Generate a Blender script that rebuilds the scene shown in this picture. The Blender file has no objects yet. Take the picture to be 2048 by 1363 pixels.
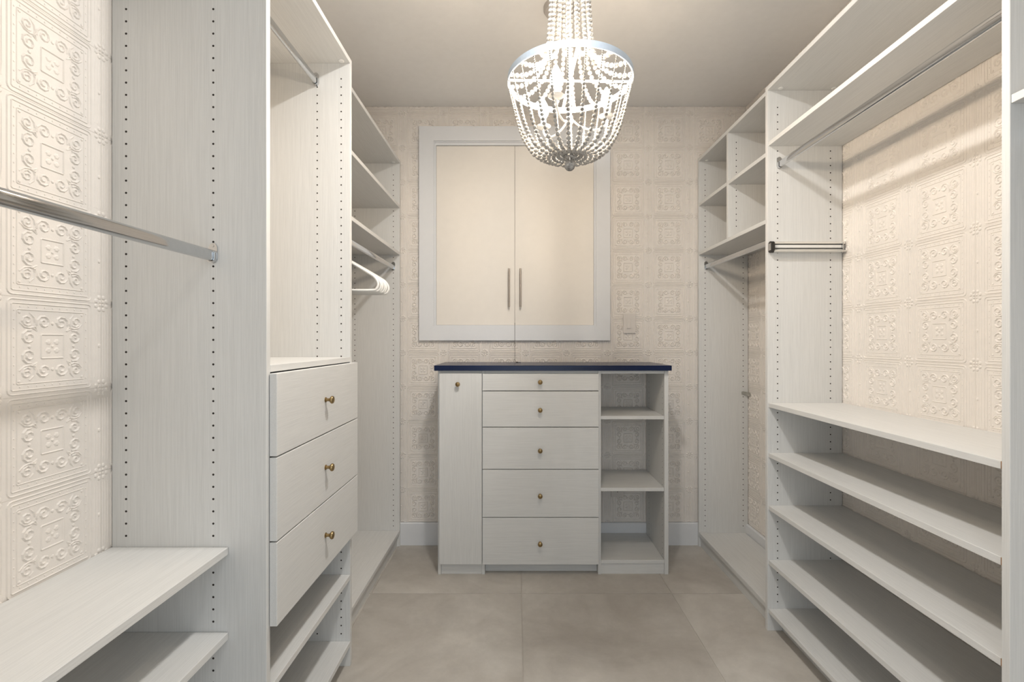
import bpy, bmesh, math, random
from mathutils import Vector, Matrix
random.seed(7)
PI = math.pi
S = bpy.context.scene
COL = S.collection

# ------------------------------------------------------------------ camera, world, lights, exposure
CAMZ = 1.279
cam_d = bpy.data.cameras.new('camera'); cam = bpy.data.objects.new('camera', cam_d); COL.objects.link(cam)
cam.location = (0, 0, CAMZ); cam.rotation_euler = (PI/2, 0, 0)
cam_d.sensor_width = 36; cam_d.lens = 960/2048*36
cam_d.shift_x = -10/2048; cam_d.shift_y = -1.5/2048
cam_d.clip_start = 0.02
S.camera = cam

w = bpy.data.worlds.new('world'); S.world = w; w.use_nodes = True
w.node_tree.nodes['Background'].inputs[0].default_value = (0.80, 0.90, 1.0, 1)
w.node_tree.nodes['Background'].inputs[1].default_value = 0.4

def area_light(name, loc, rot, size, power, color, size_y=None, shape='RECTANGLE', spread=PI):
    d = bpy.data.lights.new(name, 'AREA'); d.shape = shape; d.size = size
    if size_y: d.size_y = size_y
    d.energy = power; d.color = color; d.spread = spread
    o = bpy.data.objects.new(name, d); COL.objects.link(o); o.location = loc; o.rotation_euler = rot
    return o
# daylight falling in through the doorway behind the photographer
area_light('doorway_daylight', (0.2, -1.25, 1.25), (PI/2, 0, 0), 1.3, 7.5, (0.84, 0.93, 1.0), 2.1)
# recessed ceiling light, and an unseen one added to brighten the near panels (fixtures are built further down)
DOWN = [(0.11, 1.27, 14.0), (0.15, -0.85, 2.5)]
for (lx, ly, lp) in DOWN:
    area_light('downlight_lamp', (lx, ly, 2.728), (0, 0, 0), 0.13, lp, (1.0, 0.975, 0.94), shape='DISK')
BULB_STRENGTH = 215.0
BULB_COLOR = (1.0, 0.82, 0.62)

S.view_settings.view_transform = 'Standard'; S.view_settings.look = 'None'
S.view_settings.gamma = 1.0; S.view_settings.use_curve_mapping = False
S.view_settings.exposure = 0.78

# ------------------------------------------------------------------ materials
def new_mat(name):
    m = bpy.data.materials.new(name); m.use_nodes = True
    nt = m.node_tree; return m, nt, nt.nodes['Principled BSDF']
def noise_mix(nt, c1, c2, scale, vec=None, detail=6, rough=.6, lo=.3, hi=.7):
    n = nt.nodes.new('ShaderNodeTexNoise'); n.inputs['Scale'].default_value = scale
    n.inputs['Detail'].default_value = detail; n.inputs['Roughness'].default_value = rough
    if vec: nt.links.new(vec, n.inputs['Vector'])
    r = nt.nodes.new('ShaderNodeValToRGB'); r.color_ramp.elements[0].position = lo; r.color_ramp.elements[1].position = hi
    r.color_ramp.elements[0].color = (*c1, 1); r.color_ramp.elements[1].color = (*c2, 1)
    nt.links.new(n.outputs['Fac'], r.inputs[0]); return n, r
def plain(name, color, rough=.5, metal=0.0, bump=0.0, bscale=200, var=0.04):
    m, nt, b = new_mat(name)
    tc = nt.nodes.new('ShaderNodeTexCoord')
    n, r = noise_mix(nt, tuple(c*(1-var) for c in color), tuple(min(1, c*(1+var)) for c in color), bscale*.1, tc.outputs['Object'])
    nt.links.new(r.outputs[0], b.inputs['Base Color'])
    b.inputs['Roughness'].default_value = rough; b.inputs['Metallic'].default_value = metal
    if bump:
        n2 = nt.nodes.new('ShaderNodeTexNoise'); n2.inputs['Scale'].default_value = bscale
        nt.links.new(tc.outputs['Object'], n2.inputs['Vector'])
        bp = nt.nodes.new('ShaderNodeBump'); bp.inputs['Strength'].default_value = bump; bp.inputs['Distance'].default_value = .001
        nt.links.new(n2.outputs['Fac'], bp.inputs['Height']); nt.links.new(bp.outputs[0], b.inputs['Normal'])
    return m
def laminate(name, axis, base=(.70, .70, .685)):
    """white textured-wood laminate, grain along the given axis"""
    m, nt, b = new_mat(name)
    tc = nt.nodes.new('ShaderNodeTexCoord'); mp = nt.nodes.new('ShaderNodeMapping')
    sc = [420.0, 420.0, 420.0]; sc[axis] = 7.0
    mp.inputs['Scale'].default_value = sc
    nt.links.new(tc.outputs['Object'], mp.inputs['Vector'])
    n, r = noise_mix(nt, tuple(c*.93 for c in base), tuple(c*1.04 for c in base), 1.0, mp.outputs[0], detail=3, rough=.7, lo=.3, hi=.62)
    mp2 = nt.nodes.new('ShaderNodeMapping'); sc2 = [60.0]*3; sc2[axis] = 1.2; mp2.inputs['Scale'].default_value = sc2
    nt.links.new(tc.outputs['Object'], mp2.inputs['Vector'])
    n2, r2 = noise_mix(nt, (.983, .983, .983), (1, 1, 1), 1.0, mp2.outputs[0], detail=2)
    mx = nt.nodes.new('ShaderNodeMix'); mx.data_type = 'RGBA'; mx.blend_type = 'MULTIPLY'; mx.inputs[0].default_value = 1
    nt.links.new(r.outputs[0], mx.inputs[6]); nt.links.new(r2.outputs[0], mx.inputs[7])
    nt.links.new(mx.outputs[2], b.inputs['Base Color'])
    b.inputs['Roughness'].default_value = .5
    bp = nt.nodes.new('ShaderNodeBump'); bp.inputs['Strength'].default_value = .35; bp.inputs['Distance'].default_value = .0006
    nt.links.new(n.outputs['Fac'], bp.inputs['Height']); nt.links.new(bp.outputs[0], b.inputs['Normal'])
    return m
LAMX, LAMY, LAMZ = laminate('laminate_grain_x', 0), laminate('laminate_grain_y', 1), laminate('laminate_grain_z', 2)
M_PAPER = plain('embossed_wallpaper', (.80, .755, .705), .55, bump=.25, bscale=350, var=.02)
M_CEIL = plain('ceiling_paint', (.87, .86, .845), .85, bump=.15, bscale=260, var=.015)
M_PAINT = plain('white_trim_paint', (.76, .77, .785), .4, var=.01)
M_CREAM = plain('cream_door_paint', (.82, .775, .71), .45, var=.012)
M_HOLE = plain('hole_dark', (.025, .018, .014), .9)
M_CHROME = plain('polished_chrome', (.60, .61, .62), .09, 1.0, var=.01)
M_BRASS = plain('antique_brass', (.33, .235, .115), .32, 1.0, bump=.2, bscale=120, var=.2)
M_NICKEL = plain('brushed_nickel', (.42, .38, .34), .35, 1.0, bump=.2, bscale=300, var=.05)
M_ALU = plain('satin_aluminium', (.80, .79, .76), .3, .7, var=.02)
M_BLACK = plain('black_plastic', (.02, .018, .017), .35)
M_PLASTIC = plain('white_hanger_plastic', (.80, .79, .76), .3, var=.01)
M_SWITCH = plain('ivory_switch_plastic', (.70, .655, .61), .4, var=.01)
M_CORE = plain('bare_particleboard_core', (.30, .16, .07), .8, bump=.4, bscale=600, var=.3)
M_FELT = plain('grey_felt', (.36, .35, .31), .95, bump=.5, bscale=500, var=.2)
M_CORD = plain('grey_cord', (.16, .14, .12), .6)
M_WHITEFIT = plain('white_fitting', (.85, .85, .83), .4)
M_GREYFIT = plain('greige_fitting', (.46, .43, .40), .5)
M_IRON = plain('whitewashed_metal', (.72, .73, .73), .5, bump=.2, bscale=120, var=.06)
M_RING = plain('daylight_tinted_ring_metal', (.60, .70, .82), .5, bump=.3, bscale=100, var=.06)  # blue of the cool daylight on the ring, put into its base colour

m, nt, b = new_mat('navy_countertop')
tc = nt.nodes.new('ShaderNodeTexCoord')
mp = nt.nodes.new('ShaderNodeMapping'); mp.inputs['Scale'].default_value = (3, 120, 120); nt.links.new(tc.outputs['Object'], mp.inputs[0])
n, r = noise_mix(nt, (.0008, .006, .034), (.0015, .012, .060), 1.0, mp.outputs[0])
nt.links.new(r.outputs[0], b.inputs['Base Color']); b.inputs['Roughness'].default_value = .25; b.inputs['Specular IOR Level'].default_value = .3
M_NAVY = m

# whitewashed wood beads
m, nt, b = new_mat('whitewashed_beads'); tc = nt.nodes.new('ShaderNodeTexCoord')
n, r = noise_mix(nt, (.20, .18, .16), (.50, .485, .46), 130, tc.outputs['Object'], detail=3, lo=.32, hi=.52)
nt.links.new(r.outputs[0], b.inputs['Base Color']); b.inputs['Roughness'].default_value = .75
M_BEAD = m
m, nt, b = new_mat('grey_wood_ball'); tc = nt.nodes.new('ShaderNodeTexCoord')
n, r = noise_mix(nt, (.16, .15, .14), (.50, .49, .47), 110, tc.outputs['Object'], detail=4)
nt.links.new(r.outputs[0], b.inputs['Base Color']); b.inputs['Roughness'].default_value = .8
M_BALL = m

# lamp glass
m, nt, b = new_mat('lit_bulb_glass')
b.inputs['Base Color'].default_value = (1, .95, .88, 1)
b.inputs['Emission Color'].default_value = (*BULB_COLOR, 1); b.inputs['Emission Strength'].default_value = BULB_STRENGTH
M_BULB = m

# porcelain floor tile: cloudy greige
m, nt, b = new_mat('greige_porcelain_tile')
tc = nt.nodes.new('ShaderNodeTexCoord'); geo = nt.nodes.new('ShaderNodeNewGeometry'); oi = nt.nodes.new('ShaderNodeObjectInfo')
va = nt.nodes.new('ShaderNodeVectorMath'); va.operation = 'ADD'
cmb = nt.nodes.new('ShaderNodeCombineXYZ'); mu = nt.nodes.new('ShaderNodeMath'); mu.operation = 'MULTIPLY'; mu.inputs[1].default_value = 40
nt.links.new(oi.outputs['Random'], mu.inputs[0]); nt.links.new(mu.outputs[0], cmb.inputs[2])
nt.links.new(geo.outputs['Position'], va.inputs[0]); nt.links.new(cmb.outputs[0], va.inputs[1])
n, r = noise_mix(nt, (.45, .415, .37), (.60, .565, .515), 2.3, va.outputs[0], detail=8, rough=.62, lo=.33, hi=.66)
n.inputs['Distortion'].default_value = .7
n2, r2 = noise_mix(nt, (.93, .93, .93), (1.03, 1.03, 1.03), 14, va.outputs[0], detail=8, rough=.7, lo=.35, hi=.65)
mx = nt.nodes.new('ShaderNodeMix'); mx.data_type = 'RGBA'; mx.blend_type = 'MULTIPLY'; mx.inputs[0].default_value = 1
nt.links.new(r.outputs[0], mx.inputs[6]); nt.links.new(r2.outputs[0], mx.inputs[7]); nt.links.new(mx.outputs[2], b.inputs['Base Color'])
b.inputs['Roughness'].default_value = .42
M_TILE = m
M_GROUT = plain('pale_grout', (.56, .52, .47), .9, bump=.3, bscale=300)

# ------------------------------------------------------------------ mesh helpers
def bx(bm, x0, x1, y0, y1, z0, z1, bev=0.0008):
    c = [bm.verts.new((x, y, z)) for x in (x0, x1) for y in (y0, y1) for z in (z0, z1)]
    fs = [(0, 1, 3, 2), (4, 6, 7, 5), (0, 4, 5, 1), (2, 3, 7, 6), (0, 2, 6, 4), (1, 5, 7, 3)]
    F = [bm.faces.new([c[i] for i in f]) for f in fs]
    if bev and min(abs(x1-x0), abs(y1-y0), abs(z1-z0)) > bev*2.5:
        es = list({e for f in F for e in f.edges})
        bmesh.ops.bevel(bm, geom=es, offset=bev, segments=1, affect='EDGES')
def prism(bm, poly, axis, a, b_):
    """extrude a 2D polygon along axis; poly coords are the other two axes in order"""
    def P(u, v, t):
        if axis == 0: return (t, u, v)
        if axis == 1: return (u, t, v)
        return (u, v, t)
    A = [bm.verts.new(P(u, v, a)) for u, v in poly]; B = [bm.verts.new(P(u, v, b_)) for u, v in poly]
    n = len(poly)
    for i in range(n): bm.faces.new((A[i], A[(i+1) % n], B[(i+1) % n], B[i]))
    bm.faces.new(A[::-1]); bm.faces.new(B)
def lathe(bm, prof, mat=Matrix(), seg=24, cap=True):
    """profile [(r,h)] spun about local z then moved by mat"""
    rings = []
    for r_, h in prof:
        if r_ < 1e-6: rings.append([bm.verts.new(mat @ Vector((0, 0, h)))])
        else: rings.append([bm.verts.new(mat @ Vector((r_*math.cos(2*PI*i/seg), r_*math.sin(2*PI*i/seg), h))) for i in range(seg)])
    for A, B in zip(rings, rings[1:]):
        if len(A) == 1 and len(B) == 1: continue
        for i in range(seg):
            j = (i+1) % seg
            if len(A) == 1: bm.faces.new((A[0], B[i], B[j]))
            elif len(B) == 1: bm.faces.new((A[i], A[j], B[0]))
            else: bm.faces.new((A[i], A[j], B[j], B[i]))
    if cap:
        if len(rings[0]) > 1: bm.faces.new(rings[0][::-1])
        if len(rings[-1]) > 1: bm.faces.new(rings[-1])
def tube(bm, pts, r, seg=8, closed=False):
    pts = [Vector(p) for p in pts]; n = len(pts); rings = []
    up = Vector((0, 1, 0))
    for i, p in enumerate(pts):
        a = pts[(i-1) % n] if (closed or i) else pts[i]; c = pts[(i+1) % n] if (closed or i < n-1) else pts[i]
        t = (c-a).normalized(); u = up - t*up.dot(t)
        if u.length < .05: u = Vector((1, 0, 0)) - t*t.x
        u.normalize(); v = t.cross(u)
        rr = r[i] if isinstance(r, (list, tuple)) else r
        rings.append([bm.verts.new(p + (u*math.cos(2*PI*k/seg) + v*math.sin(2*PI*k/seg))*rr) for k in range(seg)])
    for i in range(n if closed else n-1):
        A, B = rings[i], rings[(i+1) % n]
        for k in range(seg): bm.faces.new((A[k], A[(k+1) % seg], B[(k+1) % seg], B[k]))
    if not closed: bm.faces.new(rings[0][::-1]); bm.faces.new(rings[-1])
def smooth_path(pts, sub=4, closed=False):
    P = [Vector(p) for p in pts]; n = len(P); out = []
    for i in range(n if closed else n-1):
        p0 = P[(i-1) % n] if closed or i else P[0]; p1 = P[i]; p2 = P[(i+1) % n]; p3 = P[(i+2) % n] if closed or i+2 < n else P[-1]
        for k in range(sub):
            t = k/sub
            out.append(.5*((2*p1)+(p2-p0)*t+(2*p0-5*p1+4*p2-p3)*t*t+(3*p1-p0-3*p2+p3)*t**3))
    if not closed: out.append(P[-1])
    return out
def make(name, bm, mat, parent=None, smooth=False, loc=None, recalc=True):
    if recalc: bmesh.ops.recalc_face_normals(bm, faces=bm.faces)
    me = bpy.data.meshes.new(name); bm.to_mesh(me); bm.free()
    me.materials.append(mat)
    if smooth:
        me.polygons.foreach_set('use_smooth', [True]*len(me.polygons))
        try: me.set_sharp_from_angle(angle=math.radians(40))
        except Exception: pass
    o = bpy.data.objects.new(name, me); COL.objects.link(o)
    if loc: o.location = loc
    if parent: o.parent = parent
    return o
def tag(o, label=None, cat=None, group=None, kind=None):
    if label: o['label'] = label
    if cat: o['category'] = cat
    if group: o['group'] = group
    if kind: o['kind'] = kind
    return o
def thing(name, label, cat, loc=(0, 0, 0), group=None):
    e = bpy.data.objects.new(name, None); COL.objects.link(e); e.location = loc; e.empty_display_size = .1
    return tag(e, label, cat, group)
def box_part(name, mat, parent, x0, x1, y0, y1, z0, z1, bev=.0008, smooth=False):
    """world coordinates; shifted into the parent's space (parents are unrotated empties or meshes)"""
    o = Vector((0, 0, 0)); p = parent
    while p is not None: o += p.location; p = p.parent
    bm = bmesh.new(); bx(bm, x0-o.x, x1-o.x, y0-o.y, y1-o.y, z0-o.z, z1-o.z, bev)
    return make(name, bm, mat, parent, smooth)
def struct(name, bm, mat): return tag(make(name, bm, mat), kind='structure')

# ------------------------------------------------------------------ the room
XL, XR, YB, YF, ZC = -1.063, 1.437, 3.012, -1.30, 2.743
T = .10
bm = bmesh.new(); bx(bm, XL-T, XR+T, YF-T, YB+T, -.10, -.003, 0); floor = struct('floor', bm, M_GROUT)
bm = bmesh.new(); bx(bm, XL-T, XR+T, YF-T, YB+T, ZC, ZC+.1, 0); struct('ceiling', bm, M_CEIL)
bm = bmesh.new(); bx(bm, XL-T, XR+T, YB, YB+T, 0, ZC, 0); wall_back = struct('wall_back', bm, M_PAPER)
bm = bmesh.new(); bx(bm, XL-T, XL, YF-T, YB, 0, ZC, 0); wall_left = struct('wall_left', bm, M_PAPER)
bm = bmesh.new(); bx(bm, XR, XR+T, YF-T, YB, 0, ZC, 0); wall_right = struct('wall_right', bm, M_PAPER)
bm = bmesh.new()
bx(bm, XL, -.55, YF-T, YF, 0, ZC, 0); bx(bm, .95, XR, YF-T, YF, 0, ZC, 0); bx(bm, -.55, .95, YF-T, YF, 2.35, ZC, 0)
struct('wall_front', bm, M_PAPER)

# floor tiles, each a piece of the floor
TS = .758; gx0 = .0228; gy0 = 2.4266; G = .0020
for i in range(-2, 3):
    for j in range(-5, 1):
        x0, x1 = gx0+i*TS+G, gx0+(i+1)*TS-G; y0, y1 = gy0+j*TS+G, gy0+(j+1)*TS-G
        x0, x1, y0, y1 = max(x0, XL+.001), min(x1, XR-.001), max(y0, YF+.002), min(y1, YB-.001)
        if x1-x0 < .02 or y1-y0 < .02: continue
        bm = bmesh.new(); bx(bm, x0, x1, y0, y1, -.0035, 0, .0006); make('tile', bm, M_TILE, floor)

# baseboards
def baseboard(name, poly_axis, a, b_, at, sgn):
    bm = bmesh.new(); h = .140; t = .014
    prof = [(at, 0), (at+sgn*t, 0), (at+sgn*t, h-.006), (at+sgn*(t-.005), h), (at, h)]
    prism(bm, prof, poly_axis, a, b_)
    return struct(name, bm, M_PAINT)
bm = bmesh.new(); prism(bm, [(YB-.0025, 0), (YB-.016, 0), (YB-.016, .134), (YB-.011, .140), (YB-.0025, .140)], 0, XL+.001, XR-.001); struct('baseboard_back', bm, M_PAINT)
bm = bmesh.new(); prism(bm, [(XR-.0025, 0), (XR-.016, 0), (XR-.016, .134), (XR-.011, .140), (XR-.0025, .140)], 1, YF+.001, YB-.018); struct('baseboard_right', bm, M_PAINT)
bm = bmesh.new(); prism(bm, [(XL+.0025, 0), (XL+.016, 0), (XL+.016, .134), (XL+.011, .140), (XL+.0025, .140)], 1, YF+.001, YB-.018); struct('baseboard_left', bm, M_PAINT)

# embossed wallpaper: one relief cell built from ribs, scrolls and bosses, repeated as pieces of each wall
CW, CH = .257, .2139
REL = .0017
def rib(bm, pts, wd, h=REL, closed=False, base=.0008):
    pts = [Vector((p[0], p[1], 0)) for p in pts]; n = len(pts); rows = []
    for i, p in enumerate(pts):
        a = pts[(i-1) % n] if (closed or i) else pts[i]; c = pts[(i+1) % n] if (closed or i < n-1) else pts[i]
        t = (c-a).normalized(); nn = Vector((-t.y, t.x, 0))
        hh = h if (closed or 0 < i < n-1) else h*.4
        rows.append([bm.verts.new(p+nn*wd/2+Vector((0, 0, base))), bm.verts.new(p+Vector((0, 0, base+hh))), bm.verts.new(p-nn*wd/2+Vector((0, 0, base)))])
    for i in range(n if closed else n-1):
        A, B = rows[i], rows[(i+1) % n]
        bm.faces.new((A[0], A[1], B[1], B[0])); bm.faces.new((A[1], A[2], B[2], B[1]))
def boss(bm, x, y, r_, h=REL, seg=7, base=.0008):
    o = [bm.verts.new((x+r_*math.cos(2*PI*k/seg), y+r_*math.sin(2*PI*k/seg), base)) for k in range(seg)]
    i_ = [bm.verts.new((x+.6*r_*math.cos(2*PI*k/seg), y+.6*r_*math.sin(2*PI*k/seg), base+h*.8)) for k in range(seg)]
    t = bm.verts.new((x, y, base+h))
    for k in range(seg):
        j = (k+1) % seg; bm.faces.new((o[k], o[j], i_[j], i_[k])); bm.faces.new((i_[k], i_[j], t))
def rrect(hw, hh, r_, n=3):
    P = []
    for cx, cy, a0 in ((hw-r_, hh-r_, 0), (-hw+r_, hh-r_, 90), (-hw+r_, -hh+r_, 180), (hw-r_, -hh+r_, 270)):
        for k in range(n+1):
            a = math.radians(a0+90*k/n); P.append((cx+r_*math.cos(a), cy+r_*math.sin(a)))
    return P
def spiral(cx, cy, r0, r1, a0, turns, n=13):
    return [(cx+(r0+(r1-r0)*k/n)*math.cos(a0+turns*2*PI*k/n), cy+(r0+(r1-r0)*k/n)*math.sin(a0+turns*2*PI*k/n)) for k in range(n+1)]
def cell_bm():
    """cell spans x 0..CW, y 0..CH, relief towards +z; the ribbed strip runs along x = 0 / CW"""
    bm = bmesh.new(); g = .0004
    bx(bm, g, CW-g, g, CH-g, 0, .0008, 0)
    cx, cy = CW/2, CH/2
    mv = lambda P: [(cx+p[0], cy+p[1]) for p in P]
    rib(bm, mv(rrect(.0985, .1020, .010)), .0040, .0020, True)
    rib(bm, mv(rrect(.0900, .0930, .002, 1)), .0034, .0018, True)
    rib(bm, mv(rrect(.0790, .0800, .0015, 1)), .0030, .0016, True)
    rib(bm, mv(rrect(.0265, .0265, .001, 1)), .0045, .0022, True)
    for sx in (-1, 1):
        for sy in (-1, 1):
            boss(bm, cx+sx*.0095, cy+sy*.0095, .0075, .0020, 6)
            for sw in (0, 1):
                u = spiral(.0535, .0205, .0165, .0035, PI*.62, -1.45)
                P = [(p[1], p[0]) if sw else p for p in u]
                rib(bm, [(cx+sx*p[0], cy+sy*p[1]) for p in P], .0060, .0028)
                u = [(.0345, .0345), (.040, .044), (.052, .0405), (.064, .043), (.0735, .052)]
                P = [(p[1], p[0]) if sw else p for p in u]
                rib(bm, [(cx+sx*p[0], cy+sy*p[1]) for p in P], .0050, .0024)
            rib(bm, [(cx+sx*p[0], cy+sy*p[1]) for p in spiral(.0575, .0575, .0130, .0030, PI*1.25, 1.3, 11)], .0055, .0026)
            boss(bm, cx+sx*.0735, cy+sy*.0745, .0040, .0020, 6)
            boss(bm, cx+sx*.0385*0+sx*.052, cy, .0045, .0022, 6) if sy > 0 else boss(bm, cx, cy+sx*.052, .0045, .0022, 6)
    boss(bm, cx, cy, .004, .0022, 6)
    for q in range(-4, 5):                                   # beaded border
        for s in (-1, 1):
            boss(bm, cx+s*.0845, cy+q*.0195, .0022, .0012, 5)
            boss(bm, cx+q*.0180, cy+s*.0865, .0022, .0012, 5)
    for x in (.004, .0115, .0195):                           # reeded strip
        for xx in (x, CW-x): rib(bm, [(xx, .026), (xx, .05), (xx, CH-.05), (xx, CH-.026)], .0036, .0015)
    boss(bm, CW-.0065, CH/2, .0055, .0026, 8)
    for (ox, oy, a0, a1) in ((0, 0, 0, 90), (CW, 0, 90, 180), (CW, CH, 180, 270), (0, CH, 270, 360)):   # a quarter of the rosette at each corner
        for k in range(2):
            a = math.radians(a0+22.5+45*k); boss(bm, ox+.0165*math.cos(a), oy+.0165*math.sin(a), .0062, .0024, 7)
        am = math.radians((a0+a1)/2); boss(bm, ox+.006*math.cos(am), oy+.006*math.sin(am), .0042, .0024, 5)
    return bm
CELL = {}
def cell_mesh(crop):
    if crop not in CELL:
        bm = cell_bm()
        for (co, no) in (((crop[0], 0, 0), (-1, 0, 0)), ((crop[1], 0, 0), (1, 0, 0)), ((0, crop[2], 0), (0, -1, 0)), ((0, crop[3], 0), (0, 1, 0))):
            bmesh.ops.bisect_plane(bm, geom=bm.verts[:]+bm.edges[:]+bm.faces[:], plane_co=co, plane_no=no, clear_outer=True)
        me = bpy.data.meshes.new('wallpaper_panel'); bm.to_mesh(me); bm.free(); me.materials.append(M_PAPER)
        CELL[crop] = me
    return CELL[crop]
def paper(wall, umin, umax, vmin, vmax, u0, v0, place, skip=None):
    """u along the wall, v up; place(u,v) -> matrix for the cell's lower left corner"""
    i0 = math.floor((umin-u0)/CW); i1 = math.ceil((umax-u0)/CW); j0 = math.floor((vmin-v0)/CH); j1 = math.ceil((vmax-v0)/CH)
    for i in range(i0, i1):
        for j in range(j0, j1):
            a, c = u0+i*CW, v0+j*CH
            if skip and skip(a, a+CW, c, c+CH): continue
            crop = (round(max(0, umin-a), 4), round(min(CW, umax-a), 4), round(max(0, vmin-c), 4), round(min(CH, vmax-c), 4))
            if crop[1]-crop[0] < .004 or crop[3]-crop[2] < .004: continue
            o = bpy.data.objects.new('wallpaper_panel', cell_mesh(crop)); COL.objects.link(o); o.parent = wall
            o.matrix_world = place(a, c)
def pl_back(u, v): return Matrix(((1, 0, 0, u), (0, 0, -1.7, YB), (0, 1, 0, v), (0, 0, 0, 1)))
def pl_left(u, v): return Matrix(((0, 0, 1, XL), (1, 0, 0, u), (0, 1, 0, v), (0, 0, 0, 1)))      # u = y ; mirrored handedness is harmless for a symmetric cell
def pl_right(u, v): return Matrix(((0, 0, -1, XR), (1, 0, 0, u), (0, 1, 0, v), (0, 0, 0, 1)))
def pl_left2(u, v): return Matrix(((0, 0, 1, XL), (1, 0, 0, u), (0, 1, 0, v), (0, 0, 0, 1)))
def pl_right2(u, v):                                                                           # proper rotation: cell x runs towards -y
    return Matrix(((0, 0, -1, XR), (-1, 0, 0, u+CW), (0, 1, 0, v), (0, 0, 0, 1)))
paper(wall_back, XL+.002, XR-.002, .141, ZC-.001, .8245, 1.843, pl_back,
      skip=lambda a, b_, c, d: (a > -.60 and b_ < .57 and c > 1.29 and d < 2.60))
paper(wall_left, .25, YB-.004, .141, ZC-.001, 1.226, 1.372, pl_left2)
def pl_right_m(u, v): return Matrix(((0, 0, -1, XR), (1, 0, 0, u), (0, 1, 0, v), (0, 0, 0, 1)))
paper(wall_right, .25, YB-.004, .141, ZC-.001, 1.504, 1.416, pl_right_m)

# ------------------------------------------------------------------ closet furniture helpers
TH = .019
def base_of(o):
    v = Vector((0, 0, 0))
    while o is not None: v += o.location; o = o.parent
    return v
def pins(panel, face_y, sgn, xs, z0, z1, zphase=.064):
    """rows of 5 mm shelf-pin holes on a panel face looking along sgn*y"""
    o = base_of(panel); bm = bmesh.new()
    for x in xs:
        z = zphase
        while z < z1:
            if z > z0: lathe(bm, [(.0029, 0), (.0029, .0004)], Matrix.Translation((x-o.x, face_y-o.y, z-o.z)) @ Matrix.Rotation(PI/2*(-sgn) if sgn > 0 else PI/2, 4, 'X'), 8)
            z += .032
    h = make('shelf_pin_hole', bm, M_HOLE, panel); tag(h, kind='stuff'); return h
def side_panel(unit, x0, x1, y0, z1, rows=None, near=True, far=True, z0=0.0, name='side_panel', zr=None):
    p = box_part(name, LAMZ, unit, x0, x1, y0, y0+TH, z0, z1)
    if rows:
        a, b_ = zr if zr else (z0+.12, z1-.05)
        if near: pins(p, y0, -1, rows, a, b_)
        if far: pins(p, y0+TH, 1, rows, a, b_)
    return p
def shelf(unit, x0, x1, y0, y1, ztop, name='shelf', mat=None):
    return box_part(name, mat or LAMY, unit, x0, x1, y0, y1, ztop-TH, ztop)
def stadium(cx, cz, hw, hh, n=8):
    P = []
    for k in range(n+1): a = PI*k/n; P.append((cx+hw*math.cos(a), cz+hh-hw+hw*math.sin(a)))
    for k in range(n+1): a = PI+PI*k/n; P.append((cx+hw*math.cos(a), cz-hh+hw+hw*math.sin(a)))
    return P
def rod(unit, x, z, y0, y1, label=None, ends=(True, True)):
    o = base_of(unit); bm = bmesh.new()
    prism(bm, stadium(x-o.x, z-o.z, .0075, .015), 1, y0-o.y+.002, y1-o.y-.002)
    r_ = make('hanging_rod', bm, M_CHROME, unit, True)
    if label: r_['label'] = label
    for on, ya, s in ((ends[0], y0, 1), (ends[1], y1, -1)):
        if not on: continue
        bm = bmesh.new(); X, Z, Y = x-o.x, z-o.z, ya-o.y
        prism(bm, [(X-.011, Z-.008), (X-.011, Z+.024), (X-.007, Z+.031), (X, Z+.034), (X+.007, Z+.031), (X+.011, Z+.024), (X+.011, Z-.008),
                   (X+.007, Z-.017), (X, Z-.020), (X-.007, Z-.017)][::-1], 1, Y, Y+s*.0022)
        out = [(X+.0105*math.cos(PI+PI*k/8), Z-.0075+.0105*math.sin(PI+PI*k/8)-.0005) for k in range(9)]
        inn = [(X+.0082*math.cos(PI+PI*k/8), Z-.0075+.0082*math.sin(PI+PI*k/8)-.0002) for k in range(9)]
        U = [(X-.0105, Z+.008)]+out+[(X+.0105, Z+.008), (X+.0082, Z+.008)]+inn[::-1]+[(X-.0082, Z+.008)]
        prism(bm, U, 1, Y, Y+s*.013)
        lathe(bm, [(.0035, 0), (.003, .0012), (0, .0014)], Matrix.Translation((X, Y+s*.0022, Z+.026)) @ Matrix.Rotation(-s*PI/2, 4, 'X'), 10)
        make('rod_bracket', bm, M_CHROME, r_, True)
    return r_
KNOB = [(.0085, 0), (.0085, .002), (.0055, .004), (.0048, .010), (.0058, .014), (.0100, .017), (.0128, .0205), (.0128, .0235), (.0112, .0262), (.0070, .0275), (.0065, .0268), (.0030, .0280), (0, .0284)]
def knob(parent, loc, rot):
    o = base_of(parent); bm = bmesh.new()
    lathe(bm, KNOB, Matrix.Translation(Vector(loc)-o) @ rot, 20)
    k = make('knob', bm, M_BRASS, parent, True); k['label'] = 'antique brass knob'; return k
def cam_fitting(sh, x, y, z):
    o = base_of(sh); bm = bmesh.new()
    lathe(bm, [(.0105, 0), (.0105, -.002), (.009, -.0035), (.004, -.0035), (.004, -.0025), (0, -.0025)], Matrix.Translation((x-o.x, y-o.y, z-o.z)), 16)
    bx(bm, x-o.x-.006, x-o.x+.006, y-o.y-.0012, y-o.y+.0012, z-o.z-.0046, z-o.z-.0035, 0)
    make('cam_fitting', bm, M_WHITEFIT, sh)

# ------------------------------------------------------------------ left side
LW = XL+.004                      # backs of the left units, just off the relief
LF = -.655                        # front of the deep left units
LTOP = 2.366
ROWS_L = [-1.022, -.794]
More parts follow.
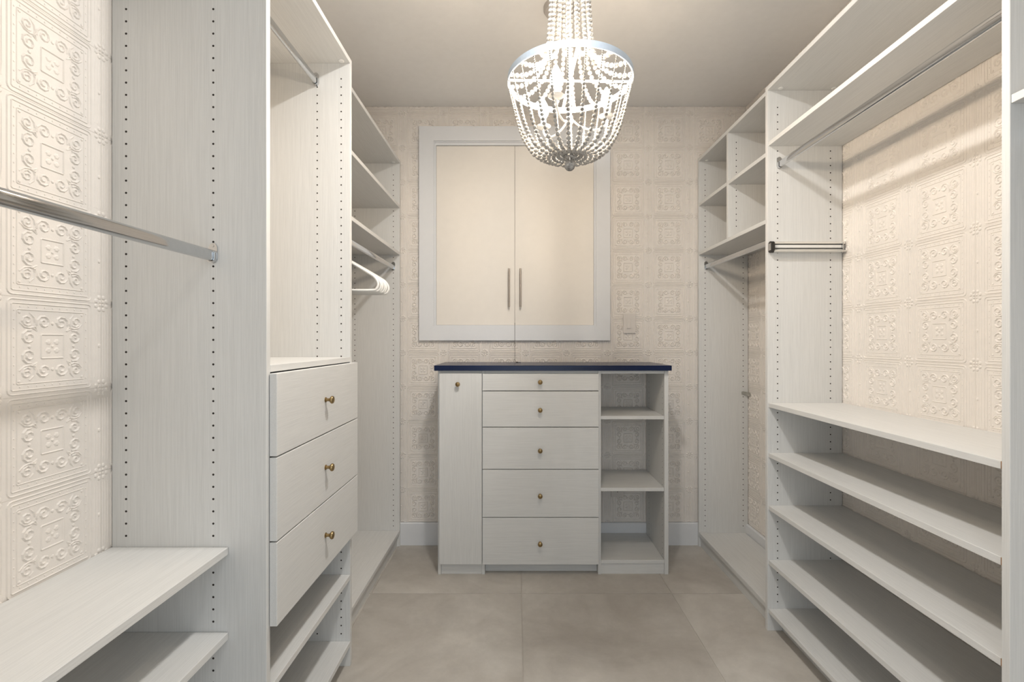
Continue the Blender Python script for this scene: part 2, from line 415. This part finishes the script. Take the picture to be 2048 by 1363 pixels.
# near left bay: two long shelves under a rod
y1p = 1.255
u = thing('closet_shelf_unit', 'open left hanging bay with chrome rod above two long shelves, nearest the camera', 'closet unit', (-.86, .32, 0))
side_panel(u, LW, LF, .322, LTOP, ROWS_L, near=False)
sh = box_part('top_shelf', LAMY, u, LW, LF, .322, y1p-.001, LTOP, LTOP+TH)
shelf(u, LW, -.754, .343, y1p-.001, .739); shelf(u, LW, -.754, .343, y1p-.001, .517); shelf(u, LW, -.754, .343, y1p-.001, .295)
shelf(u, LW, -.754, .343, y1p-.001, .098, 'bottom_shelf')
box_part('toe_kick', LAMY, u, -.800, -.784, .343, y1p-.001, 0, .078)
rod(u, -.7935, 1.499, .341, y1p-.0006)
# drawer tower
u = thing('drawer_tower', 'tall left tower with three brass-knobbed drawers under an open rod space', 'closet unit', (-.86, 1.58, 0))
y2p = 1.884
side_panel(u, LW, LF, y1p, LTOP, ROWS_L, far=False)
side_panel(u, LW, LF, y2p, LTOP, [-.784, -.690], far=False)
ts = box_part('top_shelf', LAMY, u, LW, LF, y1p, y2p+TH, LTOP, LTOP+TH)
cam_fitting(ts, -.684, 1.868, LTOP); cam_fitting(ts, -.684, 1.292, LTOP)
ya, yb = y1p+TH+.0006, y2p-.0006
shelf(u, LW, LF, ya, yb, 1.213, 'fixed_shelf')
shelf(u, LW, LF+.001, ya, yb, .360); shelf(u, LW, LF+.001, ya, yb, .099, 'bottom_shelf')
box_part('toe_kick', LAMY, u, -.715, -.699, ya, yb, 0, .079)
rod(u, -.788, 2.294, y1p+TH, y2p)
zt = [1.1925, .970, .746, .521]
for k in range(3):
    d = box_part('drawer', LAMY, u, LF+.0015, -.6335, 1.267, 1.9085, zt[k+1]+.0024, zt[k]-.0014, .0012)
    bm = bmesh.new(); o = base_of(d)
    zb = zt[k+1]
    for (a, b_, c, e, f, g) in ((-1.03, LF+.001, ya+.014, ya+.029, zb+.03, zb+.19), (-1.03, LF+.001, yb-.029, yb-.014, zb+.03, zb+.19), (-1.03, -1.015, ya+.03, yb-.03, zb+.03, zb+.19), (-1.03, LF+.001, ya+.03, yb-.03, zb+.03, zb+.042)):
        bx(bm, a-o.x, b_-o.x, c-o.y, e-o.y, f-o.z, g-o.z, 0)
    make('drawer_box', bm, M_WHITEFIT, d)
    knob(d, (-.6335, 1.588, (zt[k]+zt[k+1])/2+.001), Matrix.Rotation(PI/2, 4, 'Y'))
# far left hanging bay
u = thing('closet_hanging_unit', 'far left hanging bay with three high shelves and rod of white hangers', 'closet unit', (-.89, 2.44, 0))
y3p = 2.978; CF = -.728
side_panel(u, LW, CF, y3p, LTOP+.01, [-.767, -1.006], far=False)
yc0 = y2p+TH+.0006
ts = box_part('top_shelf', LAMY, u, LW, CF, yc0, y3p+TH, 2.376, 2.395); cam_fitting(ts, -.76, 2.955, 2.376); cam_fitting(ts, -1.0, 2.955, 2.376)
shelf(u, LW, CF, yc0, y3p-.0006, 2.117); shelf(u, LW, CF, yc0, y3p-.0006, 1.826)
shelf(u, LW, CF, yc0, y3p-.0006, .0995, 'bottom_shelf')
box_part('toe_kick', LAMY, u, -.760, -.746, yc0, y3p-.0006, 0, .080)
rod(u, -.767, 1.731, y2p+TH, y3p)

# ------------------------------------------------------------------ right side
RW = XR-.004; RF = 1.104; RTOP = 2.380; R3F = 1.128
u = thing('closet_shelf_unit', 'near right bay cut by the frame edge with shelf above a rod bracket', 'closet unit', (1.27, .6, 0))
side_panel(u, RF, RW, .16, RTOP, [1.148, 1.381], near=False)
box_part('top_shelf', LAMY, u, RF, RW, .16, 1.0745, RTOP, RTOP+TH)
shelf(u, RF+.002, RW, .1796, 1.0744, 1.828); shelf(u, RF+.002, RW, .1796, 1.0744, .098, 'bottom_shelf')
box_part('toe_kick', LAMY, u, 1.15, 1.166, .1796, 1.0744, 0, .078)
rod(u, 1.1475, 1.737, .179, 1.0749)
# shoe shelves
yn, yf = 1.0749, 2.115
u = thing('shoe_shelf_unit', 'wide right bay with rod on top and five long shoe shelves below', 'closet unit', (1.27, 1.6, 0))
side_panel(u, RF, RW, yn, RTOP, [1.148, 1.381], near=False)
side_panel(u, RF, RW, yf, RTOP, [1.148, 1.381], far=False)
ts = box_part('top_shelf', LAMY, u, RF, RW, yn, yf+TH, RTOP, RTOP+TH)
cam_fitting(ts, 1.152, yf-.018, RTOP); cam_fitting(ts, 1.385, yf-.018, RTOP); cam_fitting(ts, 1.152, yn+.04, RTOP)
a, b_ = yn+TH+.0006, yf-.0006
shelf(u, RF+.004, RW, a, b_, 2.153, 'hat_shelf')
for z in (1.003, .783, .552, .312):
    s_ = shelf(u, RF+.004, RW, a+.0046, b_, z)
    c_ = box_part('bare_core', M_CORE, s_, RF+.0036, RF+.030, a, a+.0044, z-TH+.0008, z-.0008, 0); c_['label'] = 'bare brown board core at the shelf end'
shelf(u, RF+.004, RW, a, b_, .098, 'bottom_shelf')
box_part('toe_kick', LAMY, u, 1.170, 1.186, a, b_, 0, .078)
rod(u, 1.155, 2.052, yn+TH, yf)
# tie rack on the far panel
zz = 1.687; ty = yf
tr = box_part('tie_rack', M_ALU, u, 1.118, 1.432, ty-.006, ty-.0007, zz-.024, zz+.022, .0006); tr['label'] = 'satin aluminium pull-out tie rack'
box_part('rack_rail', M_ALU, tr, 1.118, 1.432, ty-.022, ty-.006, zz+.013, zz+.022, .0008)
bm = bmesh.new(); o = base_of(tr)
prism(bm, [(ty-.006-o.y, zz-.024-o.z), (ty-.030-o.y, zz-.022-o.z), (ty-.030-o.y, zz-.019-o.z), (ty-.014-o.y, zz-.008-o.z), (ty-.006-o.y, zz-.008-o.z)], 0, 1.118-o.x, 1.432-o.x); make('rack_flange', bm, M_ALU, tr)
box_part('rack_slide', M_PLASTIC, tr, 1.125, 1.418, ty-.018, ty-.006, zz-.004, zz+.009, .001)
box_part('rack_shadow_gap', M_BLACK, tr, 1.120, 1.430, ty-.0075, ty-.0061, zz-.008, zz+.013, 0)
bm = bmesh.new(); prism(bm, stadium(ty-.0165-o.y, zz-.001-o.z, .0150, .0255, 6), 0, 1.106-o.x, 1.120-o.x)
k_ = make('end_cap', bm, M_BLACK, tr, True); k_['label'] = 'black plastic end cap'
box_part('pull_lip', M_CHROME, tr, 1.1035, 1.1058, ty-.028, ty-.006, zz-.016, zz+.014, .0006)
bm = bmesh.new(); prism(bm, stadium(ty-.014-o.y, zz-.001-o.z, .012, .025, 6), 0, 1.4182-o.x, 1.4222-o.x); make('end_cap', bm, M_CHROME, tr, True)
# far right bay
u = thing('closet_hanging_unit', 'far right hanging bay with open cubbies above an empty rod', 'closet unit', (1.28, 2.55, 0))
yr0, yr1 = yf+TH+.0006, 2.978
side_panel(u, R3F, RW, yr1, RTOP+.008, [1.167, 1.403], far=False)
ts = box_part('top_shelf', LAMY, u, R3F, RW, yr0, yr1+TH, RTOP+.008, RTOP+.027); cam_fitting(ts, 1.170, yr1-.018, RTOP+.008); cam_fitting(ts, 1.4, yr1-.018, RTOP+.008)
side_panel(u, R3F, RW, 2.566, RTOP+.0075, [1.172, 1.40], far=False, z0=1.8265, name='divider_panel', zr=(1.86, 2.36))
shelf(u, R3F, RW, yr0, yr1-.0006, 1.826)
shelf(u, R3F+.001, RW, yr0, 2.5654, 2.130); shelf(u, R3F+.001, RW, 2.5856, yr1-.0006, 2.130)
shelf(u, R3F, RW-.016, yr0, yr1-.0006, .0845, 'bottom_shelf')
box_part('front_rail', LAMY, u, R3F+.0002, R3F+.050, yr0, yr1-.0006, .0848, .0885)
box_part('toe_kick', LAMY, u, R3F+.012, R3F+.028, yr0, yr1-.0006, 0, .065)
rod(u, 1.172, 1.735, yf+TH, yr1)
# scrap of felt strap sticking out of the far right panel's rear pin row
bm = bmesh.new()
P = [(1.392, 2.9745, .953), (1.402, 2.966, .9545), (1.412, 2.955, .9535), (1.420, 2.945, .951), (1.430, 2.940, .9475)]
for q in range(4):
    A, B = Vector(P[q]), Vector(P[q+1])
    vs = [bm.verts.new(v+Vector((0, dy, dz))) for v in (A, B) for dy in (0, .002) for dz in (-.008, .008)]
    for f in ((0, 1, 3, 2), (4, 6, 7, 5), (0, 4, 5, 1), (2, 3, 7, 6), (0, 2, 6, 4), (1, 5, 7, 3)): bm.faces.new([vs[i] for i in f])
bmesh.ops.remove_doubles(bm, verts=bm.verts, dist=.0001)
tag(make('felt_strap', bm, M_FELT), 'small grey felt strap poking out at the back of the far right bay', 'strap')

# ------------------------------------------------------------------ centre cabinet
CY = 2.6236; CBK = 2.994
u = thing('dresser_cabinet', 'freestanding white dresser with tall door, five drawers and open cubbies under navy top', 'cabinet', (.198, 2.8, 0))
ZT = 1.1135
for (x0, x1) in ((-.432, -.4155), (-.1925, -.1760), (.4430, .4590), (.8060, .8280)):
    p = box_part('side_panel', LAMZ, u, x0, x1, CY, CBK, 0, ZT)
# pin holes on the inner face of the right panel and on the cubby's left panel
o = base_of(p); bm = bmesh.new()
for yy in (2.66, 2.93):
    for q in range(3, 33): lathe(bm, [(.0024, 0), (.0024, .0004)], Matrix.Translation((.8060-o.x, yy-o.y, q*.032-o.z)) @ Matrix.Rotation(-PI/2, 4, 'Y'), 6)
tag(make('shelf_pin_hole', bm, M_HOLE, p), kind='stuff')
# top rails
box_part('top_rail', LAMX, u, -.4150, -.1930, CY+.002, CY+.02, 1.060, ZT); box_part('top_rail', LAMX, u, -.1755, .4425, CY+.002, CY+.02, 1.060, ZT)
box_part('top_rail', LAMX, u, .4595, .8055, CY+.001, CBK-.05, ZT-.017, ZT)
# countertop
bm = bmesh.new(); o = base_of(u)
bx(bm, -.449-o.x, .838-o.x, 2.598-o.y, YB-.003-o.y, 1.114, 1.1425, .0012)
ct = make('countertop', bm, M_NAVY, u); ct['label'] = 'glossy navy blue countertop'
bm = bmesh.new(); o = base_of(ct); lathe(bm, [(.007, 0), (.007, .003), (.003, .005), (0, .005)], Matrix.Translation((.001-o.x, 2.93-o.y, 1.1427-o.z)), 12)
bx(bm, .004-o.x, .022-o.x, 2.926-o.y, 2.934-o.y, 1.1427-o.z, 1.1455-o.z, 0); make('cord_stop', bm, M_BLACK, ct)
FY0 = CY-.0195; FY1 = CY-.001
d = box_part('door', LAMZ, u, -.4225, -.1910, FY0, FY1, .063, 1.0985, .0012)
knob(d, (-.3195, FY0, 1.0415), Matrix.Rotation(PI/2, 4, 'X'))
zs = [1.0985, 1.0035, .8070, .5785, .3178, .0605]; kz = [1.053, .902, .683, .439, .180]
for k in range(5):
    d = box_part('drawer', LAMX, u, -.1875, .4440, FY0, FY1, zs[k+1]+.0020, zs[k]-.0020, .0012)
    bm = bmesh.new(); o = base_of(d)
    a, b_ = zs[k+1]+.02, zs[k]-.025
    for (x0, x1, y0, y1, z0, z1) in ((-.165, -.150, FY1, 2.96, a, b_), (.418, .433, FY1, 2.96, a, b_), (-.149, .417, 2.945, 2.96, a, b_), (-.149, .417, FY1, 2.944, a, a+.010)):
        bx(bm, x0-o.x, x1-o.x, y0-o.y, y1-o.y, z0-o.z, z1-o.z, 0)
    make('drawer_box', bm, M_WHITEFIT, d)
    knob(d, (.125, FY0, kz[k]), Matrix.Rotation(PI/2, 4, 'X'))
for z in (.865, .472): box_part('shelf', LAMX, u, .4596, .8054, CY+.004, CBK, z-TH, z)
box_part('bottom_shelf', LAMX, u, .4596, .8054, CY+.0005, CBK, .059, .078)
box_part('toe_kick', LAMX, u, .4596, .8054, CY+.006, CY+.022, 0, .0585)
box_part('toe_kick', LAMX, u, -.1755, .4425, CY+.040, CY+.056, 0, .060)
box_part('toe_kick', LAMX, u, -.4150, -.1930, CY+.006, CY+.022, 0, .062)

# ------------------------------------------------------------------ recessed double doors in a casing
wy = YB-.003
kx = lambda px, d=2.990: (px-1034)*d/960
kz_ = lambda py, d=2.990: CAMZ-(py-680)*d/960
u = thing('wall_cupboard', 'cream double-door wall cupboard in wide white casing above the navy countertop', 'cupboard', (0, wy, 1.28))
ox0, ox1, oz0, oz1 = kx(838), kx(1220.5), kz_(680.5), kz_(252.5)
ix0, ix1, iz0, iz1 = kx(867.5), kx(1192.5), kz_(651.5), kz_(281.5)
def mitre_frame(name, ox0, ox1, oz0, oz1, ix0, ix1, iz0, iz1, y0, y1, mat):
    O = [(ox0, oz0), (ox1, oz0), (ox1, oz1), (ox0, oz1)]; I = [(ix0, iz0), (ix1, iz0), (ix1, iz1), (ix0, iz1)]
    b0 = base_of(u)
    for k in range(4):
        j = (k+1) % 4; bm = bmesh.new()
        prism(bm, [(p[0]-b0.x, p[1]-b0.z) for p in (O[k], O[j], I[j], I[k])], 1, y0-b0.y, y1-b0.y)
        bmesh.ops.bevel(bm, geom=bm.edges[:], offset=.0009, segments=2, affect='EDGES')
        make(name, bm, mat, u)
mitre_frame('casing', ox0, ox1, oz0, oz1, ix0, ix1, iz0, iz1, wy-.022, wy, M_PAINT)
e = .0065
mitre_frame('inner_moulding', ix0+.0002, ix1-.0002, iz0+.0002, iz1-.0002, ix0+e, ix1-e, iz0+e*.5, iz1-e, wy-.016, wy, M_PAINT)
e2 = .0075
mitre_frame('door_stop', ix0+e+.0002, ix1-e-.0002, iz0+e*.5+.0002, iz1-e-.0002, ix0+e+e2, ix1-e-e2, iz0+e*.5+.003, iz1-e-.018, wy-.0115, wy, M_PAINT)
dx0, dx1 = ix0+e+e2+.001, ix1-e-e2-.001; dz0, dz1 = iz0+e*.5+.0035, iz1-e-.021
sx = kx(1029.7, 3.0)
for (a, b_, hx) in ((dx0, sx-.0013, kx(1018, 2.975)), (sx+.0013, dx1, kx(1041, 2.975))):
    d = box_part('door', M_CREAM, u, a, b_, wy-.0085, wy, dz0, dz1, .001)
    bm = bmesh.new(); o = base_of(d)
    h0, h1 = kz_(613.5, 2.975), kz_(536.5, 2.975); yy = wy-.036
    lathe(bm, [(.0050, h0), (.0062, h0+.001), (.0062, h1-.001), (.0050, h1)], Matrix.Translation((hx-o.x, yy-o.y, -o.z)), 14)
    for hz in (h0+.035, h1-.035):
        lathe(bm, [(.0045, 0), (.0045, .030)], Matrix.Translation((hx-o.x, wy-.008-o.y, hz-o.z)) @ Matrix.Rotation(PI/2, 4, 'X'), 10)
    hd = make('handle', bm, M_NICKEL, d, True); hd['label'] = 'brushed nickel bar handle'
# thin cord falling from the seam of the doors to the countertop
bm = bmesh.new(); tube(bm, [(sx, wy-.0105, iz0+.02), (sx, wy-.0245, iz0-.004), (sx, wy-.0248, oz0-.002), (sx, wy-.022, oz0-.03), (sx+.001, 2.99, 1.20), (sx+.001, 2.975, 1.150), (-.004, 2.94, 1.1455), (.003, 2.93, 1.1475)], .0013, 6)
tag(make('pull_cord', bm, M_CORD, None, True), 'thin grey cord hanging from the cupboard door seam to the navy countertop', 'cord')

# ------------------------------------------------------------------ switch and outlet
YW = YB-.0045
u = thing('light_switch', 'ivory paddle light switch on the embossed wall right of the cupboard', 'light switch', (.702, YW-.0038, 1.384))
X0 = .702
pl = box_part('cover_plate', M_SWITCH, u, X0-.038, X0+.038, YW-.009, YW-.0038, 1.384-.061, 1.384+.061, .0022)
box_part('switch_frame', M_SWITCH, pl, X0-.0175, X0+.0175, YW-.0105, YW-.0091, 1.384-.0345, 1.384+.0345, .0006)
bm = bmesh.new(); o = base_of(pl)
prism(bm, [(YW-.0106-o.y, 1.384-.031-o.z), (YW-.0155-o.y, 1.384-.031-o.z), (YW-.0118-o.y, 1.384-o.z), (YW-.0118-o.y, 1.384+.031-o.z), (YW-.0106-o.y, 1.384+.031-o.z)], 0, X0-.015-o.x, X0+.004-o.x)
make('paddle', bm, M_SWITCH, pl)
box_part('dimmer_slider', M_SWITCH, pl, X0+.0065, X0+.0125, YW-.0125, YW-.0106, 1.384-.030, 1.384+.031, .0005)
u = thing('power_outlet', 'wall outlet inside the dresser lowest cubby, just under the middle shelf', 'outlet', (.628, YW-.0038, .360))
pl = box_part('cover_plate', M_SWITCH, u, .589, .667, YW-.009, YW-.0038, .300, .422, .002)
for zc in (.381, .341):
    s_ = box_part('socket', M_SWITCH, pl, .6115, .6445, YW-.0105, YW-.0091, zc-.0145, zc+.0145, .0006)
    bm = bmesh.new(); o = base_of(s_)
    for xx in (.622, .634): bx(bm, xx-.001-o.x, xx+.001-o.x, YW-.0109-o.y, YW-.0106-o.y, zc-.001-o.z, zc+.008-o.z, 0)
    lathe(bm, [(.0028, 0), (.0028, .0004)], Matrix.Translation((.628-o.x, YW-.0106-o.y, zc-.008-o.z)) @ Matrix.Rotation(PI/2, 4, 'X'), 8)
    make('slot', bm, M_BLACK, s_)

# ------------------------------------------------------------------ hangers
H = [(0, -.092), (.03, -.101), (.112, -.147), (.164, -.178), (.192, -.197), (.206, -.222), (.200, -.243), (.182, -.2495), (.09, -.2495), (-.09, -.2495), (-.182, -.2495), (-.200, -.243), (-.206, -.222), (-.192, -.197), (-.164, -.178), (-.112, -.147), (-.03, -.101)]
bm = bmesh.new()
tube(bm, smooth_path([(x, 0, z) for x, z in H], 3, True), .0052, 8, True)
hb = None
e0 = bpy.data.objects.new('clothes_hanger', None)
def hanger_meshes():
    me = bpy.data.meshes.new('hanger_body'); bmesh.ops.recalc_face_normals(bm, faces=bm.faces); bm.to_mesh(me); me.materials.append(M_PLASTIC)
    me.polygons.foreach_set('use_smooth', [True]*len(me.polygons))
    b2 = bmesh.new()
    hk = [(0, 0, -.090), (0, 0, -.060), (.004, 0, -.040), (.014, 0, -.024), (.0185, 0, -.004), (.0165, 0, .011), (.009, 0, .0185), (0, 0, .0205), (-.009, 0, .0185), (-.0155, 0, .010), (-.0165, 0, -.003)]
    tube(b2, smooth_path(hk, 3), .0042, 8); m2 = bpy.data.meshes.new('hanger_hook'); bmesh.ops.recalc_face_normals(b2, faces=b2.faces); b2.to_mesh(m2); b2.free(); m2.materials.append(M_PLASTIC)
    m2.polygons.foreach_set('use_smooth', [True]*len(m2.polygons))
    return me, m2
hm, hk = hanger_meshes(); bm.free()
HL = ['nearest white tubular clothes hanger in the row on the far left rod', 'white tubular hanger second from the front in the row on the far left rod',
      'white tubular hanger third from the front of the row on the far left rod', 'white tubular hanger third from the back of the row on the far left rod',
      'white tubular hanger second from the back of the row on the far left rod', 'rearmost white tubular clothes hanger in the row on the far left rod']
for k, yy in enumerate((1.945, 1.974, 2.003, 2.030, 2.060, 2.092)):
    e_ = thing('clothes_hanger', HL[k], 'hanger', (-.767, yy, 1.731), 'white hangers on the far left rod')
    e_.rotation_euler = (0, 0, math.radians((-1.5, .8, -.6, 1.4, -.8, .5)[k]))
    for nm, me in (('hanger_body', hm), ('hook', hk)):
        c = bpy.data.objects.new(nm, me); COL.objects.link(c); c.parent = e_

# ------------------------------------------------------------------ ceiling fittings
for k, (lx, ly, lp) in enumerate(DOWN):
    u = thing('recessed_light', ('recessed round ceiling light just in front of the chandelier', 'added round ceiling light behind the photographer, brightening the near panels')[k], 'ceiling light', (lx, ly, ZC))
    bm = bmesh.new(); lathe(bm, [(.062, 0), (.062, -.006), (.085, -.005), (.090, 0)], Matrix.Identity(4), 40, cap=False); make('trim_ring', bm, M_WHITEFIT, u, True)
u = thing('ceiling_detector', 'round greige ceiling fitting partly hidden behind the chandelier strands', 'detector', (.185, 2.11, ZC))
bm = bmesh.new(); lathe(bm, [(.068, 0), (.068, -.014), (.062, -.024), (.045, -.028), (0, -.029)], Matrix.Identity(4), 40); make('housing', bm, M_GREYFIT, u, True)
bm = bmesh.new(); lathe(bm, [(.020, -.029), (.018, -.033), (0, -.033)], Matrix.Identity(4), 24, cap=False); make('sensor_cap', bm, M_WHITEFIT, u, True)

# ------------------------------------------------------------------ chandelier
CX, CYc = .1736, 1.58
u = thing('bead_chandelier', 'white wood-bead basket chandelier with daylight-tinted ring and three lit bulbs', 'chandelier', (CX, CYc, ZC))
Z = lambda z: z-ZC
bm = bmesh.new(); lathe(bm, [(.062, 0), (.062, -.012), (.050, -.026), (.012, -.034), (.010, -.05), (0, -.05)], Matrix.Identity(4), 36); make('ceiling_canopy', bm, M_IRON, u, True)
bm = bmesh.new(); lathe(bm, [(.0045, -.04), (.0045, Z(2.02)), (.010, Z(2.015)), (.012, Z(1.995)), (.006, Z(1.985)), (.004, Z(1.98)), (.004, Z(1.885))], Matrix.Identity(4), 14); make('stem', bm, M_IRON, u, True)
bm = bmesh.new(); lathe(bm, [(.052, Z(2.655)), (.055, Z(2.655)), (.055, Z(2.64)), (.052, Z(2.64)), (.052, Z(2.655))], Matrix.Identity(4), 36, cap=False)
for k in range(3):
    a = 2*PI*k/3; tube(bm, [(0, 0, Z(2.648)), (.053*math.cos(a), .053*math.sin(a), Z(2.648))], .002, 6)
make('crown_ring', bm, M_IRON, u)
bm = bmesh.new(); lathe(bm, [(.2005, Z(2.142)), (.2045, Z(2.142)), (.2045, Z(2.122)), (.2005, Z(2.122)), (.2005, Z(2.142))], Matrix.Identity(4), 96, cap=False)
rg = make('basket_ring', bm, M_RING, u); rg['label'] = 'metal ring with cool daylight tint painted in'
bm = bmesh.new(); lathe(bm, [(.014, Z(1.897)), (.017, Z(1.897)), (.017, Z(1.891)), (.014, Z(1.891)), (.014, Z(1.897))], Matrix.Identity(4), 36, cap=False)
for k in range(2): a = PI*k/2+.3; tube(bm, [(-.015*math.cos(a), -.015*math.sin(a), Z(1.894)), (.015*math.cos(a), .015*math.sin(a), Z(1.894))], .002, 6)
make('bottom_ring', bm, M_IRON, u)
for k in range(4):
    a = PI/2*k + .02; bm = bmesh.new()
    bx(bm, .004, .2005, -.005, .005, -.0015, .0015, 0)
    s_ = make('spoke', bm, M_IRON, u, loc=(0, 0, Z(2.132))); s_.rotation_euler = (0, 0, a)
# strands
def bead_strand(name, path, rad, n_wire=6):
    """beads strung along a path (r, z); rad(t) gives the bead radius at fraction t"""
    P = smooth_path([(r_, 0, z) for r_, z in path], 14)
    L = [0]
    for a, b_ in zip(P, P[1:]): L.append(L[-1]+(b_-a).length)
    tot = L[-1]
    def at(s):
        for i in range(len(P)-1):
            if L[i+1] >= s: return P[i].lerp(P[i+1], (s-L[i])/max(1e-9, L[i+1]-L[i]))
        return P[-1]
    bm = bmesh.new(); s = rad(0)
    tube(bm, [p for p in P[::4]]+[P[-1]], .0006, 4)
    while s < tot-.001:
        r_ = rad(s/tot)
        c = at(s)
        ret = bmesh.ops.create_icosphere(bm, subdivisions=1 if r_ < .004 else 2, radius=r_, matrix=Matrix.Translation(c) @ Matrix.Rotation(s*37, 4, 'X') @ Matrix.Diagonal((1, 1, .93, 1)))
        s += r_ + rad(min(1, (s+r_*2)/tot)) + .0003
    me = bpy.data.meshes.new(name); bm.to_mesh(me); bm.free(); me.materials.append(M_BEAD)
    me.polygons.foreach_set('use_smooth', [True]*len(me.polygons)); return me
low = bead_strand('basket_strand', [(.2015, Z(2.122)), (.197, Z(2.10)), (.1885, Z(2.066)), (.176, Z(2.02)), (.163, Z(1.975)), (.147, Z(1.938)), (.122, Z(1.905)), (.088, Z(1.886)), (.055, Z(1.883)), (.022, Z(1.892))],
                  lambda t: .0030 if t < .12 else (.0038 if t < .26 else (.0053 if t < .42 else (.0062 if t < .66 else .0077))))
NS = 24
for k in range(NS):
    o = bpy.data.objects.new('basket_strand', low); COL.objects.link(o); o.parent = u; o.rotation_euler = (0, 0, 2*PI*(k+.47)/NS - PI/2)
up = bead_strand('crown_strand', [(.053, Z(2.64)), (.057, Z(2.52)), (.062, Z(2.40)), (.069, Z(2.29)), (.076, Z(2.225)), (.094, Z(2.176)), (.130, Z(2.145)), (.165, Z(2.132)), (.199, Z(2.132))],
                 lambda t: .0076)
for k in range(16):
    o = bpy.data.objects.new('crown_strand', up); COL.objects.link(o); o.parent = u; o.rotation_euler = (0, 0, 2*PI*(k+.5)/16 - PI/2)
# arms, drip pans, candles, bulbs
PANZ = 2.02
for ang in (-115.5, 8.3, 130):
    a = math.radians(ang); c, s = math.cos(a), math.sin(a); R_ = .126
    bm = bmesh.new()
    pts = smooth_path([(.008*c, .008*s, Z(2.005)), (.035*c, .035*s, Z(1.985)), (.075*c, .075*s, Z(1.975)), (.112*c, .112*s, Z(1.985)), (R_*c, R_*s, Z(2.005)), (R_*c, R_*s, Z(PANZ))], 4)
    tube(bm, pts, .0035, 8); arm = make('candle_arm', bm, M_IRON, u, True)
    tr_ = Matrix.Translation((R_*c, R_*s, 0))
    bm = bmesh.new(); lathe(bm, [(.004, Z(PANZ-.004)), (.016, Z(PANZ-.002)), (.025, Z(PANZ+.004)), (.0255, Z(PANZ+.0055)), (.015, Z(PANZ+.002)), (0, Z(PANZ+.001))], tr_, 24); make('drip_pan', bm, M_IRON, arm, True)
    bm = bmesh.new(); lathe(bm, [(.0095, Z(PANZ+.002)), (.0095, Z(PANZ+.028)), (.007, Z(PANZ+.030))], tr_, 16); make('candle_sleeve', bm, M_WHITEFIT, arm, True)
    bm = bmesh.new(); lathe(bm, [(.006, Z(PANZ+.030)), (.010, Z(PANZ+.035)), (.0165, Z(PANZ+.047)), (.0185, Z(PANZ+.058)), (.0165, Z(PANZ+.072)), (.009, Z(PANZ+.088)), (.003, Z(PANZ+.099)), (0, Z(PANZ+.101))], tr_, 18)
    bl = make('bulb', bm, M_BULB, arm, True); bl['label'] = 'lit candle bulb'
# grey ball finial
bm = bmesh.new(); bmesh.ops.create_uvsphere(bm, u_segments=24, v_segments=16, radius=.0178, matrix=Matrix.Translation((0, 0, Z(1.8535))))
f = make('ball_finial', bm, M_BALL, u, True); f['label'] = 'grey weathered wood ball'
bm = bmesh.new(); lathe(bm, [(.0015, Z(1.895)), (.0015, Z(1.870))], Matrix.Identity(4), 8); make('finial_hook', bm, M_IRON, u)

bm = bmesh.new()
for k in range(7):
    a = 2*PI*k/7+.2; bmesh.ops.create_icosphere(bm, subdivisions=2, radius=.0082, matrix=Matrix.Translation((.021*math.cos(a), .021*math.sin(a), Z(1.8965))))
for k in range(5):
    a = 2*PI*k/5; bmesh.ops.create_icosphere(bm, subdivisions=2, radius=.0075, matrix=Matrix.Translation((.0125*math.cos(a), .0125*math.sin(a), Z(1.8825))))
make('bead_cluster', bm, M_BEAD, u, True)
